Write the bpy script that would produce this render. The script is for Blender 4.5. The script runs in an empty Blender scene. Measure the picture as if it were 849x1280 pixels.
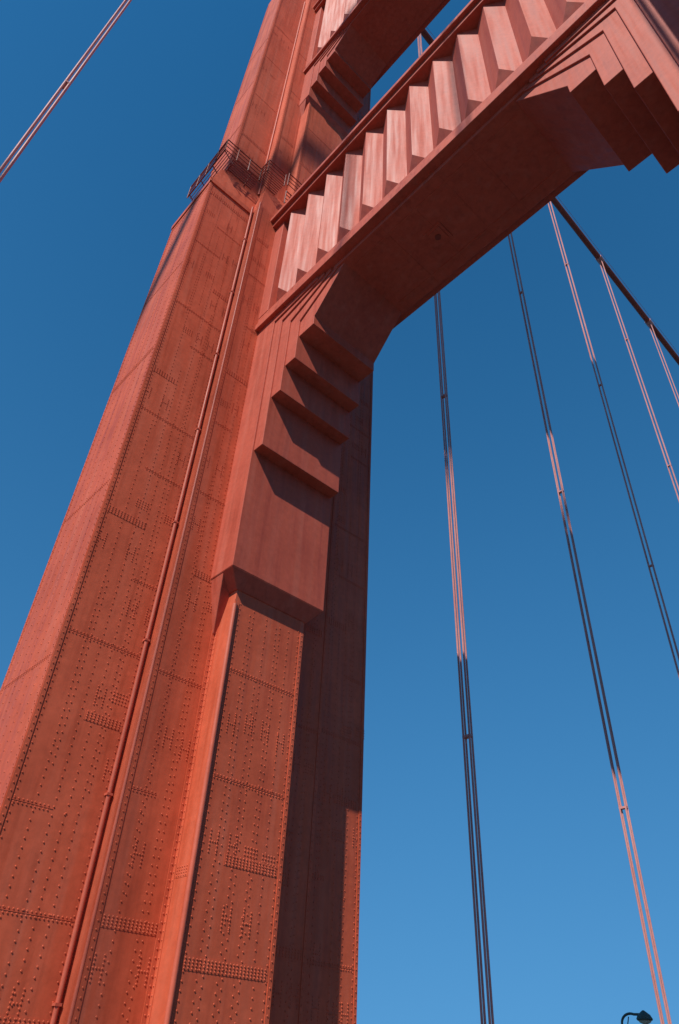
import bpy, math, random
import numpy as np
from mathutils import Vector, Matrix
random.seed(7); rng=np.random.default_rng(5)
scene=bpy.context.scene
YC=11.9
DECK=-1.7
def mir(x): return -16.4-x

# ---------------------------------------------------------------- materials
def new_mat(name):
    m=bpy.data.materials.new(name); m.use_nodes=True
    nt=m.node_tree; b=nt.nodes["Principled BSDF"]; return m,nt,b
def paint_mat(name, c1, c2, c3, rough=0.6, plates=True, bump=0.15, streak=0.5, dirt=.6):
    m,nt,b=new_mat(name); N=nt.nodes; L=nt.links
    tc=N.new("ShaderNodeTexCoord")
    n1=N.new("ShaderNodeTexNoise"); n1.inputs["Scale"].default_value=0.35; n1.inputs["Detail"].default_value=10; n1.inputs["Roughness"].default_value=0.68
    L.new(tc.outputs["Object"],n1.inputs["Vector"])
    r1=N.new("ShaderNodeValToRGB"); r1.color_ramp.elements[0].position=0.34; r1.color_ramp.elements[1].position=0.64
    r1.color_ramp.elements[0].color=(*c1,1); r1.color_ramp.elements[1].color=(*c2,1)
    L.new(n1.outputs["Fac"],r1.inputs["Fac"])
    mp=N.new("ShaderNodeMapping"); mp.inputs["Scale"].default_value=(3.0,3.0,0.12)
    L.new(tc.outputs["Object"],mp.inputs["Vector"])
    n2=N.new("ShaderNodeTexNoise"); n2.inputs["Scale"].default_value=1.0; n2.inputs["Detail"].default_value=5
    L.new(mp.outputs["Vector"],n2.inputs["Vector"])
    r2=N.new("ShaderNodeValToRGB"); r2.color_ramp.elements[0].position=0.5; r2.color_ramp.elements[1].position=0.75
    r2.color_ramp.elements[0].color=(0,0,0,1); r2.color_ramp.elements[1].color=(streak,)*3+(1,)
    L.new(n2.outputs["Fac"],r2.inputs["Fac"])
    mx=N.new("ShaderNodeMixRGB"); mx.inputs["Color2"].default_value=(*c3,1)
    L.new(r2.outputs["Color"],mx.inputs["Fac"]); L.new(r1.outputs["Color"],mx.inputs["Color1"])
    last=mx.outputs["Color"]
    mp3=N.new("ShaderNodeMapping"); mp3.inputs["Scale"].default_value=(5.0,5.0,0.25); mp3.inputs["Location"].default_value=(3,9,4)
    L.new(tc.outputs["Object"],mp3.inputs["Vector"])
    n4=N.new("ShaderNodeTexNoise"); n4.inputs["Scale"].default_value=1.0; n4.inputs["Detail"].default_value=7
    L.new(mp3.outputs["Vector"],n4.inputs["Vector"])
    r4=N.new("ShaderNodeValToRGB"); r4.color_ramp.elements[0].position=0.3; r4.color_ramp.elements[1].position=0.5
    r4.color_ramp.elements[0].color=(.74,.68,.66,1); r4.color_ramp.elements[1].color=(1,1,1,1)
    L.new(n4.outputs["Fac"],r4.inputs["Fac"])
    mu=N.new("ShaderNodeMixRGB"); mu.blend_type='MULTIPLY'; mu.inputs["Fac"].default_value=dirt
    L.new(last,mu.inputs["Color1"]); L.new(r4.outputs["Color"],mu.inputs["Color2"]); last=mu.outputs["Color"]
    # fine mottling
    n5=N.new("ShaderNodeTexNoise"); n5.inputs["Scale"].default_value=4.5; n5.inputs["Detail"].default_value=9; n5.inputs["Roughness"].default_value=.7
    L.new(tc.outputs["Object"],n5.inputs["Vector"])
    m5=N.new("ShaderNodeMapRange"); m5.inputs["From Min"].default_value=.3; m5.inputs["From Max"].default_value=.7
    m5.inputs["To Min"].default_value=.88; m5.inputs["To Max"].default_value=1.1
    L.new(n5.outputs["Fac"],m5.inputs["Value"])
    h5=N.new("ShaderNodeHueSaturation"); L.new(m5.outputs["Result"],h5.inputs["Value"]); L.new(last,h5.inputs["Color"]); last=h5.outputs["Color"]
    if plates:
        sn=N.new("ShaderNodeVectorMath"); sn.operation='SNAP'; sn.inputs[1].default_value=(1.7,1.55,5.2)
        L.new(tc.outputs["Object"],sn.inputs[0])
        wn=N.new("ShaderNodeTexWhiteNoise"); L.new(sn.outputs["Vector"],wn.inputs["Vector"])
        mr=N.new("ShaderNodeMapRange"); mr.inputs["To Min"].default_value=0.94; mr.inputs["To Max"].default_value=1.05
        L.new(wn.outputs["Value"],mr.inputs["Value"])
        hs=N.new("ShaderNodeHueSaturation"); L.new(mr.outputs["Result"],hs.inputs["Value"]); L.new(last,hs.inputs["Color"])
        last=hs.outputs["Color"]
    L.new(last,b.inputs["Base Color"])
    mr2=N.new("ShaderNodeMapRange"); mr2.inputs["From Min"].default_value=.3; mr2.inputs["From Max"].default_value=.7
    mr2.inputs["To Min"].default_value=rough-.12; mr2.inputs["To Max"].default_value=rough+.15
    L.new(n4.outputs["Fac"],mr2.inputs["Value"]); L.new(mr2.outputs["Result"],b.inputs["Roughness"])
    b.inputs["Specular IOR Level"].default_value=0.28
    n3=N.new("ShaderNodeTexNoise"); n3.inputs["Scale"].default_value=2.2; n3.inputs["Detail"].default_value=6
    L.new(tc.outputs["Object"],n3.inputs["Vector"])
    bp=N.new("ShaderNodeBump"); bp.inputs["Strength"].default_value=bump; bp.inputs["Distance"].default_value=0.05
    L.new(n3.outputs["Fac"],bp.inputs["Height"]); L.new(bp.outputs["Normal"],b.inputs["Normal"])
    return m
ORANGE =paint_mat("orange_painted_steel",(0.51,0.086,0.036),(0.64,0.118,0.053),(0.62,0.16,0.09))
ORANGE2=paint_mat("orange_smooth_plate",(0.44,0.078,0.044),(0.52,0.102,0.058),(0.53,0.15,0.10),plates=False,bump=0.08,streak=0.4)
PIPE   =paint_mat("orange_pipe",(0.56,0.11,0.06),(0.62,0.135,0.078),(0.56,0.17,0.11),plates=False,rough=0.5,bump=0.03)
ROPE   =paint_mat("faded_rope_paint",(0.56,0.21,0.18),(0.64,0.28,0.25),(0.5,0.2,0.18),plates=False,rough=0.6,bump=0.1)
CABLEM =paint_mat("cable_wrap_paint",(0.30,0.055,0.036),(0.38,0.075,0.045),(0.3,0.08,0.06),plates=False,rough=0.6,bump=0.1)
RAILM  =paint_mat("railing_dark_paint",(0.20,0.042,0.03),(0.26,0.055,0.036),(0.24,0.07,0.05),plates=False,rough=0.6,bump=0.1)
def simple(name,c,rough,scale=3,var=0.25,bump=0.2,metal=0):
    m,nt,b=new_mat(name); N=nt.nodes;L=nt.links
    tc=N.new("ShaderNodeTexCoord"); n=N.new("ShaderNodeTexNoise"); n.inputs["Scale"].default_value=scale; n.inputs["Detail"].default_value=8
    L.new(tc.outputs["Object"],n.inputs["Vector"])
    r=N.new("ShaderNodeValToRGB"); r.color_ramp.elements[0].color=(*[v*(1-var) for v in c],1); r.color_ramp.elements[1].color=(*[v*(1+var) for v in c],1)
    r.color_ramp.elements[0].position=.3; r.color_ramp.elements[1].position=.7
    L.new(n.outputs["Fac"],r.inputs["Fac"]); L.new(r.outputs["Color"],b.inputs["Base Color"])
    b.inputs["Roughness"].default_value=rough; b.inputs["Metallic"].default_value=metal
    bp=N.new("ShaderNodeBump"); bp.inputs["Strength"].default_value=bump; bp.inputs["Distance"].default_value=.02
    L.new(n.outputs["Fac"],bp.inputs["Height"]); L.new(bp.outputs["Normal"],b.inputs["Normal"])
    return m
ASPHALT=simple("asphalt",(0.045,0.045,0.048),0.85,6)
CONC=simple("concrete",(0.20,0.195,0.185),0.85,2)
WHITE=simple("white_road_paint",(0.75,0.75,0.72),0.6,5,.08)
YELLOW=simple("yellow_road_paint",(0.7,0.5,0.08),0.6,5,.08)
DARK=simple("dark_green_metal",(0.06,0.072,0.055),0.5,4,.2,.05,0.1)
GLASS=simple("lamp_lens",(0.45,0.42,0.3),0.25,4,.1,.02)
WATER=simple("bay_water",(0.02,0.055,0.07),0.12,0.05,.3,.6)
HILL=simple("hill_grass",(0.11,0.10,0.05),0.95,0.01,.35,.3)

# ---------------------------------------------------------------- mesh builder
class MB:
    def __init__(s): s.v=[]; s.f=[]; s.m=False
    def add(s,vs,fs):
        o=len(s.v)
        if s.m: vs=[(mir(x),y,z) for x,y,z in vs]; fs=[tuple(reversed(f)) for f in fs]
        s.v+= [tuple(p) for p in vs]; s.f+=[tuple(i+o for i in f) for f in fs]
    def box(s,x0,x1,y0,y1,z0,z1):
        x0,x1=sorted((x0,x1)); y0,y1=sorted((y0,y1)); z0,z1=sorted((z0,z1))
        s.add([(x0,y0,z0),(x1,y0,z0),(x1,y1,z0),(x0,y1,z0),(x0,y0,z1),(x1,y0,z1),(x1,y1,z1),(x0,y1,z1)],
              [(0,3,2,1),(4,5,6,7),(0,1,5,4),(1,2,6,5),(2,3,7,6),(3,0,4,7)])
    def loft(s,plans):
        n=len(plans[0][0]); vs=[]; fs=[]
        for pts,z in plans: vs+=[(p[0],p[1],z) for p in pts]
        for k in range(len(plans)-1):
            for i in range(n):
                j=(i+1)%n; fs.append((k*n+i,k*n+j,(k+1)*n+j,(k+1)*n+i))
        fs.append(tuple(reversed(range(n)))); fs.append(tuple(range((len(plans)-1)*n,len(plans)*n)))
        s.add(vs,fs)
    def xzprism(s,poly,y0,y1):
        n=len(poly); vs=[(p[0],y0,p[1]) for p in poly]+[(p[0],y1,p[1]) for p in poly]
        fs=[tuple(range(n)),tuple(reversed(range(n,2*n)))]
        for i in range(n):
            j=(i+1)%n; fs.append((i,i+n,j+n,j))
        s.add(vs,fs)
    def tube(s,p0,p1,r,n=8,caps=True):
        p0=Vector(p0);p1=Vector(p1); d=(p1-p0).normalized()
        a=d.orthogonal().normalized(); b=d.cross(a)
        vs=[];
        for p in (p0,p1):
            for i in range(n):
                t=2*math.pi*i/n; vs.append(tuple(p+a*math.cos(t)*r+b*math.sin(t)*r))
        fs=[(i,(i+1)%n,(i+1)%n+n,i+n) for i in range(n)]
        if caps: fs+= [tuple(reversed(range(n))),tuple(range(n,2*n))]
        s.add(vs,fs)
    def path(s,pts,r,n=8,caps=True):
        for a,b in zip(pts[:-1],pts[1:]): s.tube(a,b,r,n,caps)
    def obj(s,name,mat,parent=None,smooth=False,bevel=0):
        me=bpy.data.meshes.new(name); me.from_pydata(s.v,[],s.f); me.update()
        me.materials.append(mat)
        if smooth: me.polygons.foreach_set("use_smooth",[True]*len(me.polygons))
        o=bpy.data.objects.new(name,me); scene.collection.objects.link(o)
        if parent: o.parent=parent
        if bevel:
            md=o.modifiers.new("bevel",'BEVEL'); md.width=bevel; md.segments=2; md.limit_method='ANGLE'; md.angle_limit=math.radians(30)
        return o
def empty(name):
    e=bpy.data.objects.new(name,None); scene.collection.objects.link(e); return e

tower=empty("suspension_bridge_tower")

# ---------------------------------------------------------------- tower legs
LOW=[(-22.3,5.9),(-18.6,5.9),(-18.6,8.6),(-17.9,8.6),(-17.9,10.45),(-17,10.45),(-17,13.35),(-17.9,13.35),(-17.9,15.2),(-18.6,15.2),
     (-18.6,17.9),(-22.3,17.9),(-22.3,17.0),(-25,17.0),(-25,15.2),(-26,15.2),(-26,8.6),(-25,8.6),(-25,6.8),(-22.3,6.8)]
UP=[(-21.5,6.7),(-19,6.7),(-19,8.9),(-18.3,8.9),(-18.3,10.2),(-17.5,10.2),(-17.5,13.6),(-18.3,13.6),(-18.3,14.9),(-19,14.9),
     (-19,17.1),(-21.5,17.1),(-21.5,16.3),(-24,16.3),(-24,14.9),(-25,14.9),(-25,8.9),(-24,8.9),(-24,7.5),(-21.5,7.5)]
def shrink(pl,f,cx=-21.2):
    return [(cx+(x-cx)*f,YC+(y-YC)*f) for x,y in pl]
BASE=shrink(LOW,1.12)
TOP=shrink(UP,0.93)
RV=[]
def rivs(pts,kind,mirror):
    for (x,y,z) in pts:
        k=kind
        if mirror: x=mir(x); k={'X+':'X-','X-':'X+'}.get(kind,kind)
        RV.append((x,y,z,k))
def face(mb,kind,c,a0,a1,z0,z1,mirror,seams,cols,sp=0.19,edge=True,clusters=True,seed=0):
    s={'X+':1,'X-':-1,'Y-':-1,'Y+':1}[kind]
    R=random.Random(seed)
    def bx(b0,b1,q0,q1,t):
        if kind[0]=='X': mb.box(c-0.03*s,c+t*s,b0,b1,q0,q1)
        else: mb.box(b0,b1,c-0.03*s,c+t*s,q0,q1)
    def P(a,z,t=0.0):
        return (c+s*t,a,z) if kind[0]=='X' else (a,c+s*t,z)
    w=a1-a0; pts=[]
    if edge:
        bx(a0+.004,a0+.14,z0,z1,.018); bx(a1-.14,a1-.004,z0,z1,.02)
        for z in np.arange(z0+.1,z1-.05,sp):
            pts.append(P(a0+.075,z,.018)); pts.append(P(a1-.075,z,.02))
            if w>2.0:
                pts.append(P(a0+.21,z+sp/2)); pts.append(P(a1-.21,z+sp/2))
    for ci,cc in enumerate(cols):
        z=z0+.15
        while z<z1-.3:
            ln=R.uniform(3,9); on=R.random()<.88; a=a0+(cc+R.uniform(-.012,.012))*w
            zz=z
            while zz<min(z+ln,z1-.1):
                if on: pts.append(P(a,zz+(ci%2)*sp*.5))
                zz+=sp*1.1
            z+=ln
    for si,(q,b0,b1) in enumerate(seams):
        if q<z0+.3 or q>z1-.3: continue
        A0=a0+.15+b0*(w-.30); A1=a0+.15+b1*(w-.30)
        full=(si%3==0)
        if full: bx(A0,A1,q-.15,q+.15,.006)
        else: bx(A0,A1,q-.009,q+.009,.008)
        for dz in (-.105,-.035,.035,.105) if full else (-.05,.05):
            for a in np.arange(A0+.07,A1-.03,.11): pts.append(P(a,q+dz,.006 if full else 0))
        if clusters:
            zc=q-.9-R.random()*1.2
            for cc in np.linspace(.18,.82,max(2,int((b1-b0)*w/.85)+1)):
                if R.random()<.3: continue
                a=a0+w*(b0+(b1-b0)*cc); za=zc+R.uniform(-.1,.1)
                if R.random()<.7:
                    for dz in np.arange(-.27,.28,.09):
                        pts.append(P(a-.12,za+dz)); pts.append(P(a+.12,za+dz))
                    for da in (-.04,.04): pts.append(P(a+da,za))
                else:
                    for dz in (-.15,-.05,.05,.15):
                        for da in (-.2,-.1,0,.1,.2): pts.append(P(a+da,za+dz))
    rivs(pts,kind,mirror)

def build_leg(mirror,name):
    mb=MB(); mb.m=mirror
    mb.loft([(BASE,-69),(BASE,-14),(LOW,-12),(LOW,36.2),([(u[0]*.45+l[0]*.55,u[1]*.45+l[1]*.55) for u,l in zip(UP,LOW)],38.0),(UP,39.0),(UP,74),(shrink(UP,.97),75),(shrink(UP,.97),100),(TOP,101),(TOP,126)])
    leg=mb.obj(name,ORANGE,tower)
    tr=MB(); tr.m=mirror
    z0=-1.6; z1=36.1
    def sm(start,step,parts):
        out=[]; z=start; i=0
        while z<z1:
            b=parts[i%len(parts)]; out.append((z,b[0],b[1])); z+=step*(1+((i*37)%5-2)*.05); i+=1
        return out
    for k,(a0,a1) in enumerate(((5.9,8.6),(15.2,17.9))):
        face(tr,'X+',-18.6,a0,a1,z0,z1,mirror,sm(0.6,2.3,[(.35,1),(0,1),(.0,.45),(.5,1),(0,1),(.62,1),(0,.6)]),[.28,.33,.46,.58,.70,.75],seed=k)
    for k,(a0,a1) in enumerate(((8.6,10.45),(13.35,15.2))):
        face(tr,'X+',-17.9,a0,a1,z0,z1,mirror,sm(2.7,3.4,[(0,1),(.0,.5),(0,1),(.3,1)]),[.3,.36,.52,.66,.72],seed=5+k)
    face(tr,'X+',-17.0,10.45,13.35,z0,11.9,mirror,[(2.0,0,1),(9.6,0,1),(6.4,0,1),(4.4,.3,1)],[.22,.27,.41,.46,.60,.65,.79],seed=9)
    face(tr,'Y-',5.9,-22.3,-18.6,z0,z1,mirror,sm(3.,6.5,[(0,1)]),[.2,.35,.5,.65,.8],sp=.24,seed=11,clusters=False)
    face(tr,'Y-',10.45,-17.9,-17.0,z0,12.0,mirror,[(4.0,0,1)],[],clusters=False)
    face(tr,'Y-',6.8,-25,-22.3,z0,z1,mirror,[],[.3,.6],sp=.3,clusters=False)
    for a0,a1 in ((6.7,8.9),(14.9,17.1)):
        face(tr,'X+',-19.0,a0,a1,39.1,73,mirror,[(44,0,1),(50,0,1),(56.5,0,1),(63,0,1)],[.35,.65],sp=.28)
    face(tr,'X+',-18.3,8.9,10.2,39.1,73,mirror,[(46,0,1),(53,0,1),(60,0,1)],[.5],sp=.28)
    face(tr,'X+',-17.5,10.2,13.6,39.1,51.5,mirror,[(43,0,1),(48,0,1)],[.3,.5,.7],sp=.28)
    face(tr,'Y-',6.7,-21.5,-19,39.1,73,mirror,[(45,0,1),(52,0,1),(60,0,1)],[.35,.65],sp=.28,clusters=False)
    face(tr,'Y-',8.9,-19,-18.3,39.1,73,mirror,[],[],sp=.32,clusters=False)
    tr.box(-22.35,-18.52,5.84,5.9,35.9,36.25)
    tr.box(-18.6,-18.53,5.84,8.55,35.9,36.25)
    tr.obj("splice_plates",ORANGE,leg)
    pp=MB(); pp.m=mirror
    pp.tube((-18.50,8.46,z0),(-18.50,8.46,36.5),.06,12,False)
    pp.tube((-17.93,8.57,z0),(-17.93,8.57,36.4),.05,12,False)
    pp.tube((-18.92,8.82,39),(-18.92,8.82,73),.05,10,False)
    pp.tube((-17.0,10.45,z0),(-17.0,10.45,11.8),.075,12,False)
    pp.obj("drain_pipes",PIPE,leg,smooth=True)
    pc=MB(); pc.m=mirror
    for z in np.arange(1,36,4.6):
        pc.box(-18.62,-18.43,8.38,8.54,z,z+.06)
    pc.obj("pipe_clips",PIPE,leg)
    g=MB(); g.m=mirror
    zg=39.05
    pts=[(-21.9,5.95),(-18.2,5.95),(-18.2,8.3),(-17.45,8.3),(-17.45,9.5)]
    def rail(pts,zb,h=1.15,r=.032,rungs=(0.0,.42,.8)):
        for (p,q) in zip(pts[:-1],pts[1:]):
            for hh in tuple(rungs)+(h,):
                g.tube((p[0],p[1],zb+hh),(q[0],q[1],zb+hh),r if hh==h else r*.75,6)
            L=math.hypot(q[0]-p[0],q[1]-p[1]); n=max(1,round(L/.9))
            for i in range(n+1):
                t=i/n; x=p[0]+(q[0]-p[0])*t; y=p[1]+(q[1]-p[1])*t
                g.tube((x,y,zb-.15),(x,y,zb+h),r,6)
    rail(pts,zg)
    for y in np.arange(5.97,6.7,.12): g.box(-21.9,-18.2,y,y+.035,zg-.07,zg-.03)
    for x in np.arange(-18.98,-18.2,.12): g.box(x,x+.035,6.7,8.3,zg-.07,zg-.03)
    for x in np.arange(-18.28,-17.45,.12): g.box(x,x+.035,8.3,9.5,zg-.07,zg-.03)
    for x in np.arange(-21.7,-18.2,1.15):
        g.tube((x,6.0,zg-.08),(x,6.65,zg-.7),.035,6)
    for y in (6.6,7.8): g.tube((-18.25,y,zg-.08),(-18.95,y,zg-.7),.035,6)
    rail([(-16.9,9.4),(-16.9,11.0)],36.2)
    rail([(-17.1,9.5),(-17.1,11.6),(-16.2,11.6)],38.6,1.2)
    g.obj("gallery_railing",RAILM,leg)
    return leg
build_leg(False,"tower_leg")
build_leg(True,"tower_leg_opposite")

def build_rivets():
    r0,r1,h,n=.028,.018,.015,6
    basis={'X+':((1,0,0),(0,1,0)),'X-':((-1,0,0),(0,-1,0)),'Y-':((0,-1,0),(1,0,0)),'Y+':((0,1,0),(-1,0,0))}
    allv=[];cnt=0
    for k,(nn,tt) in basis.items():
        P=np.array([(x,y,z) for x,y,z,kk in RV if kk==k])
        if len(P)==0: continue
        nn=np.array(nn,float);tt=np.array(tt,float);up=np.array((0,0,1.))
        ring=[]
        for (rr,hh) in ((r0,-.004),(r1,h)):
            for i in range(n):
                t=2*math.pi*i/n; ring.append(tt*math.cos(t)*rr+up*math.sin(t)*rr+nn*hh)
        ring=np.array(ring)
        allv.append((P[:,None,:]+ring[None]).reshape(-1,3)); cnt+=len(P)
    V=np.concatenate(allv)
    base=np.array([[i,(i+1)%n,(i+1)%n+n,i+n] for i in range(n)])
    quads=(base[None]+(np.arange(cnt)*2*n)[:,None,None]).reshape(-1,4)
    caps=(np.arange(n,2*n)[None]+(np.arange(cnt)*2*n)[:,None])
    faces=quads.tolist()+caps.tolist()
    me=bpy.data.meshes.new("rivets"); me.from_pydata(V.tolist(),[],faces); me.update(); me.materials.append(ORANGE)
    o=bpy.data.objects.new("rivets",me); scene.collection.objects.link(o); o.parent=tower
    print("RIVETS",cnt)
build_rivets()

# ---------------------------------------------------------------- portal struts
def strut(name,zb,zt,xin,layers,apex,dy=1.0,npl=13):
    x0=xin; x1=mir(xin)
    mb=MB()
    hb=1.72*dy
    mb.box(x0,x1,YC-hb,YC+hb,zb+.3,zt-.2)
    mb.box(apex-.6,mir(apex)+.6,YC-1.82*dy,YC+1.82*dy,zb,zb+.6)
    mb.box(x0,x1,YC-2.2*dy,YC+2.2*dy,zb+.22,zb+.6)
    mb.box(x0,x1,YC-2.1*dy,YC+2.1*dy,zb+.595,zb+1.15)
    mb.box(x0,x1,YC-2.55*dy,YC+2.55*dy,zt-.28,zt)
    mb.box(x0,x1,YC-2.35*dy,YC+2.35*dy,zt-.62,zt-.285)
    for sgn in (-1,1):
        ya,yb=sorted((YC+sgn*1.6,YC+sgn*2.12*dy))
        mb.box(x0,x0+.75,ya,yb,zb+1.14,zt-.61); mb.box(x1-.75,x1,ya,yb,zb+1.14,zt-.61)
    body=mb.obj(name,ORANGE2,tower,bevel=.025)
    pl=MB()
    n=npl; a=x0+.75; b=x1-.75; w=(b-a)/n
    for sgn in (-1,1):
        yv=YC+sgn*1.74*dy; yr=YC+sgn*2.2*dy
        for i in range(n):
            xa=a+i*w; xb=xa+w; xm=xa+w*.5
            zlo=zb+1.25; zr=zb+2.1; zh=zt-.61
            v=[(xa,yv,zlo),(xm,yr,zr),(xb,yv,zlo),(xa,yv,zh),(xm,yr,zh),(xb,yv,zh),(xm,yv,zlo)]
            f=[(0,1,4,3),(1,2,5,4),(0,2,1),(3,4,5)]
            if sgn>0: f=[tuple(reversed(q)) for q in f]
            pl.add(v,f)
    pl.obj("pleated_frieze",ORANGE2,body)
    for m in (False,True):
        h=MB(); h.m=m
        for k,(X,Zb,Zd,hy) in enumerate(layers):
            ap=apex-.35*(len(layers)-1-k)
            poly=[(x0-.1,Zb),(X,Zb),(X,Zd),(ap,zb+.03+.002*k),(ap,zb+.4+.01*k),(x0-.1,zb+.4+.01*k)]
            h.xzprism(poly,YC-hy,YC+hy)
        X,Zb,_,hy=layers[0]
        t=[(x0-.1,YC-hy),(X,YC-hy),(X,YC+hy),(x0-.1,YC+hy)]
        xp=X-.32
        bt=[(x0-.1,YC-1.5),(xp,YC-1.5),(xp,YC+1.5),(x0-.1,YC+1.5)]
        h.loft([(bt,Zb-.55),(t,Zb+.002)])
        for sg in (-1,1):
            y_o=YC+sg*hy; y_i=YC+sg*1.40
            ya,yb=sorted((y_o-sg*.03,y_i)); yc_,yd=sorted((YC+sg*1.56,y_i))
            h.loft([([(x0-.1,yc_),(x0+.1,yc_),(x0+.1,yd),(x0-.1,yd)],Zb-1.9),([(x0-.1,ya),(x0+.75,ya),(x0+.75,yb),(x0-.1,yb)],Zb-.01)])
        h.obj("stepped_bracket",ORANGE2,body,bevel=.02)
    d=MB()
    for yy in (YC-1.3,YC+1.3):
        d.box(apex+.2,mir(apex)-.2,yy-.05,yy+.05,zb-.02,zb+.02)
    for xx in np.linspace(apex+2,mir(apex)-2,4):
        d.box(xx-.06,xx+.06,YC-1.8*dy,YC+1.8*dy,zb-.012,zb+.02)
    xc=-9.0
    d.box(xc-.42,xc+.42,YC-.3,YC+.54,zb-.05,zb+.02)
    d.box(xc-.3,xc+.3,YC-.18,YC+.42,zb-.09,zb-.03)
    d.obj("soffit_seams",ORANGE2,body)
    dd=MB(); dd.tube((xc,YC+.12,zb-.13),(xc,YC+.12,zb-.08),.12,16); dd.obj("soffit_hatch_disc",RAILM,body)  # round disc on the soffit inspection hatch, not a lamp
    r=MB()
    for hh in (.5,1.05):
        r.tube((x0,YC-2.2*dy,zt+hh),(x1,YC-2.2*dy,zt+hh),.03,6)
    for x in np.linspace(x0+.3,x1-.3,9): r.tube((x,YC-2.2*dy,zt-.02),(x,YC-2.2*dy,zt+1.05),.03,6)
    r.obj("strut_handrail",CABLEM,body)
    return body
strut("portal_strut",26.1,35.7,-17.95,[(-16.65,12.9,25.95,2.0),(-16.15,18.1,25.6,1.93),(-15.6,20.7,25.1,1.86),(-15.0,22.2,24.6,1.79),(-14.1,23.6,24.1,1.72)],-12.4)
strut("portal_strut_second",57.4,71.5,-18.35,[(-17.3,52.0,57.2,2.0),(-16.7,53.4,56.9,1.93),(-16.0,54.7,56.5,1.86),(-15.2,55.8,56.2,1.79)],-13.6)
strut("portal_strut_third",88,102.5,-18.4,[(-17.5,84.5,87.8,1.9),(-16.9,85.6,87.4,1.83),(-16.2,86.7,87.1,1.76)],-14.5,.95)
strut("portal_strut_top",107.5,125.5,-18.5,[(-17.7,105,107.3,1.8),(-17,106,107,1.73)],-15.4,.92)

# ---------------------------------------------------------------- cables
def cable_z(y):
    d=abs(y-12.5)
    return max(123.6-.2*d,6)
for cx in (-21.9,5.5):
    ys=list(np.arange(-420,640,15.24))+[12.5]; ys.sort()
    pts=[(cx,y,cable_z(y)) for y in ys]
    c=MB(); c.path(pts,.46,16,False)
    for off in (-.55,.55): c.path([(p[0]+off,p[1],p[2]+1.15) for p in pts],.025,5,False)
    o=c.obj("main_cable",CABLEM,None,smooth=True)
    for k in range(-26,38):
        y=28.5+15.24*k if k>=0 else -1.9+15.24*(k+1)
        zt=cable_z(y)
        s=MB()
        for dx in (-.2,.2):
            for dyy in (-.1,.1):
                s.tube((cx+dx,y+dyy,DECK-.8),(cx+dx,y+dyy,zt),.055,7,False)
        for zz in (zt-22,zt-48,14.0,40.0):
            if zz<zt: s.box(cx-.25,cx+.25,y-.13,y+.13,zz,zz+.12)
        s.tube((cx,y-.55,cable_z(y-.55)),(cx,y+.55,cable_z(y+.55)),.54,14)
        s.obj("suspender_cable",ROPE,None)

# ---------------------------------------------------------------- deck
def slab(name,x0,x1,y0,y1,z0,z1,mat):
    mb=MB(); mb.box(x0,x1,y0,y1,z0,z1); return mb.obj(name,mat)
slab("road",-15.8,-.6,-420,640,DECK-.6,DECK-.15,ASPHALT)
mk=MB()
for x in (-13.3,-10.75,-5.65,-3.1):
    for y in np.arange(-200,400,12): mk.box(x-.06,x+.06,y,y+3,DECK-.15,DECK-.146)
mk.obj("road_lane_markings",WHITE)
mk=MB(); mk.box(-8.35,-8.27,-420,640,DECK-.15,DECK-.146); mk.box(-8.13,-8.05,-420,640,DECK-.15,DECK-.146); mk.obj("road_centre_line",YELLOW)
for (a,b) in ((-.6,4.9),(-21.3,-15.8)):
    mb=MB(); mb.box(a,b,-420,640,DECK-.5,DECK); mb.box(a if a>-2 else b-.25,(a+.25) if a>-2 else b,-420,640,DECK,DECK+.02); mb.obj("sidewalk",CONC)
for xr in (4.8,-21.2):
    mb=MB()
    for z in (.15,1.25): mb.box(xr-.06,xr+.06,-420,640,DECK+z,DECK+z+.1)
    for y in np.arange(-120,300,.3): mb.box(xr-.02,xr+.02,y-.02,y+.02,DECK+.2,DECK+1.3)
    for y in np.arange(-420,640,3.81): mb.box(xr-.09,xr+.09,y-.09,y+.09,DECK,DECK+1.4)
    mb.obj("railing",ORANGE2)
mb=MB()
for xs in (-21.9,5.5):
    for z in (DECK-1.2,DECK-8.5): mb.box(xs-.4,xs+.4,-420,640,z-.4,z+.4)
    ys=np.arange(-420,640,7.62)
    for i,y in enumerate(ys[:-1]):
        mb.box(xs-.25,xs+.25,y-.2,y+.2,DECK-8.5,DECK-1.2)
        p,q=((y,DECK-8.3),(y+7.62,DECK-1.4)) if i%2 else ((y,DECK-1.4),(y+7.62,DECK-8.3))
        mb.tube((xs,p[0],p[1]),(xs,q[0],q[1]),.25,4)
for y in np.arange(-420,640,7.62): mb.box(-21.8,5.4,y-.2,y+.2,DECK-2.2,DECK-.62)
mb.obj("deck_stiffening_truss",ORANGE2)

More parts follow.
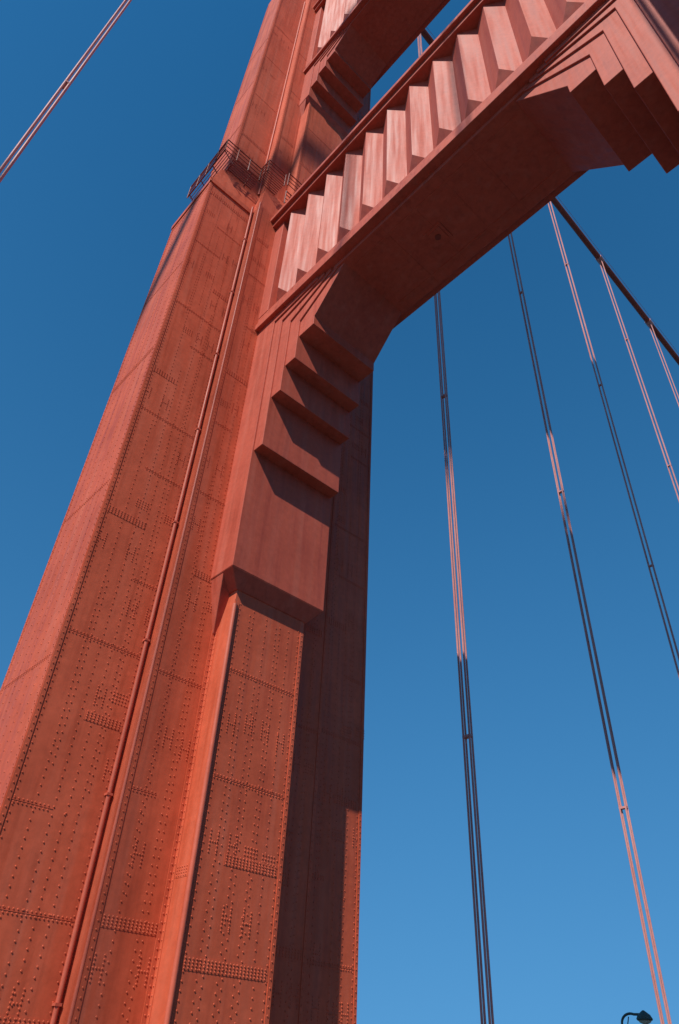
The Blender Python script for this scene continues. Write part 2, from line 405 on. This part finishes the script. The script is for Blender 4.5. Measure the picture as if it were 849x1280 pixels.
def lamp(x,y,sg):
    e=empty("street_lamp"); e.location=(x,y,DECK)
    H=4.42
    p=MB()
    p.loft([([(-.22,-.22),(.22,-.22),(.22,.22),(-.22,.22)],0),([(-.2,-.2),(.2,-.2),(.2,.2),(-.2,.2)],.5),([(-.11,-.11),(.11,-.11),(.11,.11),(-.11,.11)],.62),([(-.07,-.07),(.07,-.07),(.07,.07),(-.07,.07)],H)])
    p.obj("post",DARK,e)
    a=MB(); pts=[]
    for i in range(11):
        t=math.pi*(1-i/10*.62)
        pts.append((sg*(.5+.5*math.cos(t)),0,H+.42*math.sin(t)))
    pts.append((sg*1.0,0,H+.38))
    a.path(pts,.055,8); a.path([(0,0,H-.8),(sg*.4,0,H+.3)],.025,6); a.obj("curved_arm",DARK,e)
    h=MB()
    def oct(r,rx=1.0,cx=sg*1.2): return [(cx+rx*r*math.cos(2*math.pi*i/12),r*math.sin(2*math.pi*i/12)) for i in range(12)]
    h.loft([(oct(.24,1.5),H+.14),(oct(.27,1.5),H+.2),(oct(.22,1.4),H+.36),(oct(.1,1.3),H+.48),(oct(.04),H+.54)])
    h.obj("lamp_head",DARK,e)
    g=MB(); g.loft([(oct(.08,1.3),H+.0),(oct(.18,1.45),H+.06),(oct(.22,1.5),H+.139)]); g.obj("lens",GLASS,e)
    return e
for y in (38.3,84,130): lamp(-21.9+.5,y,1)
for y in (-50,46,92): lamp(4.3,y,-1)

mb=MB(); mb.add([(-9000,-9000,-69),(9000,-9000,-69),(9000,9000,-69),(-9000,9000,-69)],[(0,1,2,3)]); mb.obj("water",WATER)
hm=MB(); nx,ny=60,14
vs=[];fs=[]
for j in range(ny):
    for i in range(nx):
        x=-3600+i*120; y=1500+j*130
        t=math.sin(math.pi*j/(ny-1))
        z=-75+t*(150+90*math.sin(i*.31)+50*math.sin(i*.83+j*.5)+25*math.sin(i*1.9+j))
        vs.append((x,y,z))
for j in range(ny-1):
    for i in range(nx-1):
        k=j*nx+i; fs.append((k,k+1,k+nx+1,k+nx))
hm.add(vs,fs); hm.obj("hills",HILL,None,True)
pier=MB(); pier.box(-34,18,-6,30,-72,-62); pier.obj("tower_pier",CONC)

# ---------------------------------------------------------------- light
sunv=Vector((.42,-1,1.22)).normalized()
sd=bpy.data.lights.new("sun",'SUN'); sd.energy=5.0; sd.angle=math.radians(.5); sd.color=(1,.95,.87)
so=bpy.data.objects.new("sun",sd); so.rotation_euler=sunv.to_track_quat('Z','Y').to_euler(); scene.collection.objects.link(so)
w=bpy.data.worlds.new("World"); scene.world=w; w.use_nodes=True
nt=w.node_tree; sky=nt.nodes.new("ShaderNodeTexSky"); sky.sky_type='NISHITA'; sky.sun_disc=False
sky.sun_elevation=math.asin(sunv.z); sky.sun_rotation=math.atan2(sunv.x,sunv.y)
sky.air_density=1.0; sky.dust_density=0.0; sky.ozone_density=2.5
tc=nt.nodes.new("ShaderNodeTexCoord")
vm=nt.nodes.new("ShaderNodeVectorMath"); vm.operation='MULTIPLY_ADD'; vm.inputs[1].default_value=(1,1,.42); vm.inputs[2].default_value=(0,0,.30)
vn=nt.nodes.new("ShaderNodeVectorMath"); vn.operation='NORMALIZE'
nt.links.new(tc.outputs["Generated"],vm.inputs[0]); nt.links.new(vm.outputs[0],vn.inputs[0]); nt.links.new(vn.outputs[0],sky.inputs["Vector"])
hs=nt.nodes.new("ShaderNodeHueSaturation"); hs.inputs["Saturation"].default_value=1.33; hs.inputs["Value"].default_value=1.3; hs.inputs["Hue"].default_value=.492
bg=nt.nodes["Background"]; bg.inputs["Strength"].default_value=.1
nt.links.new(sky.outputs["Color"],hs.inputs["Color"]); nt.links.new(hs.outputs["Color"],bg.inputs["Color"])

# ---------------------------------------------------------------- camera
f=880.0
Zc=Vector((65.5,-1090,f)).normalized()
H2=Vector((1265,786,f)); H2=(H2-Zc*H2.dot(Zc)).normalized()
X=H2.cross(Zc)
rightw=Vector((X.x,H2.x,Zc.x)); upw=-Vector((X.y,H2.y,Zc.y)); backw=-Vector((X.z,H2.z,Zc.z))
cd=bpy.data.cameras.new("camera"); cam=bpy.data.objects.new("camera",cd); scene.collection.objects.link(cam)
M=Matrix((rightw,upw,backw)).transposed().to_4x4(); cam.matrix_world=M
cd.sensor_fit='VERTICAL'; cd.sensor_height=24; cd.lens=24*f/1280
cd.clip_start=.1; cd.clip_end=20000
scene.camera=cam
scene.view_settings.view_transform='Standard'; scene.view_settings.look='None'; scene.view_settings.exposure=0
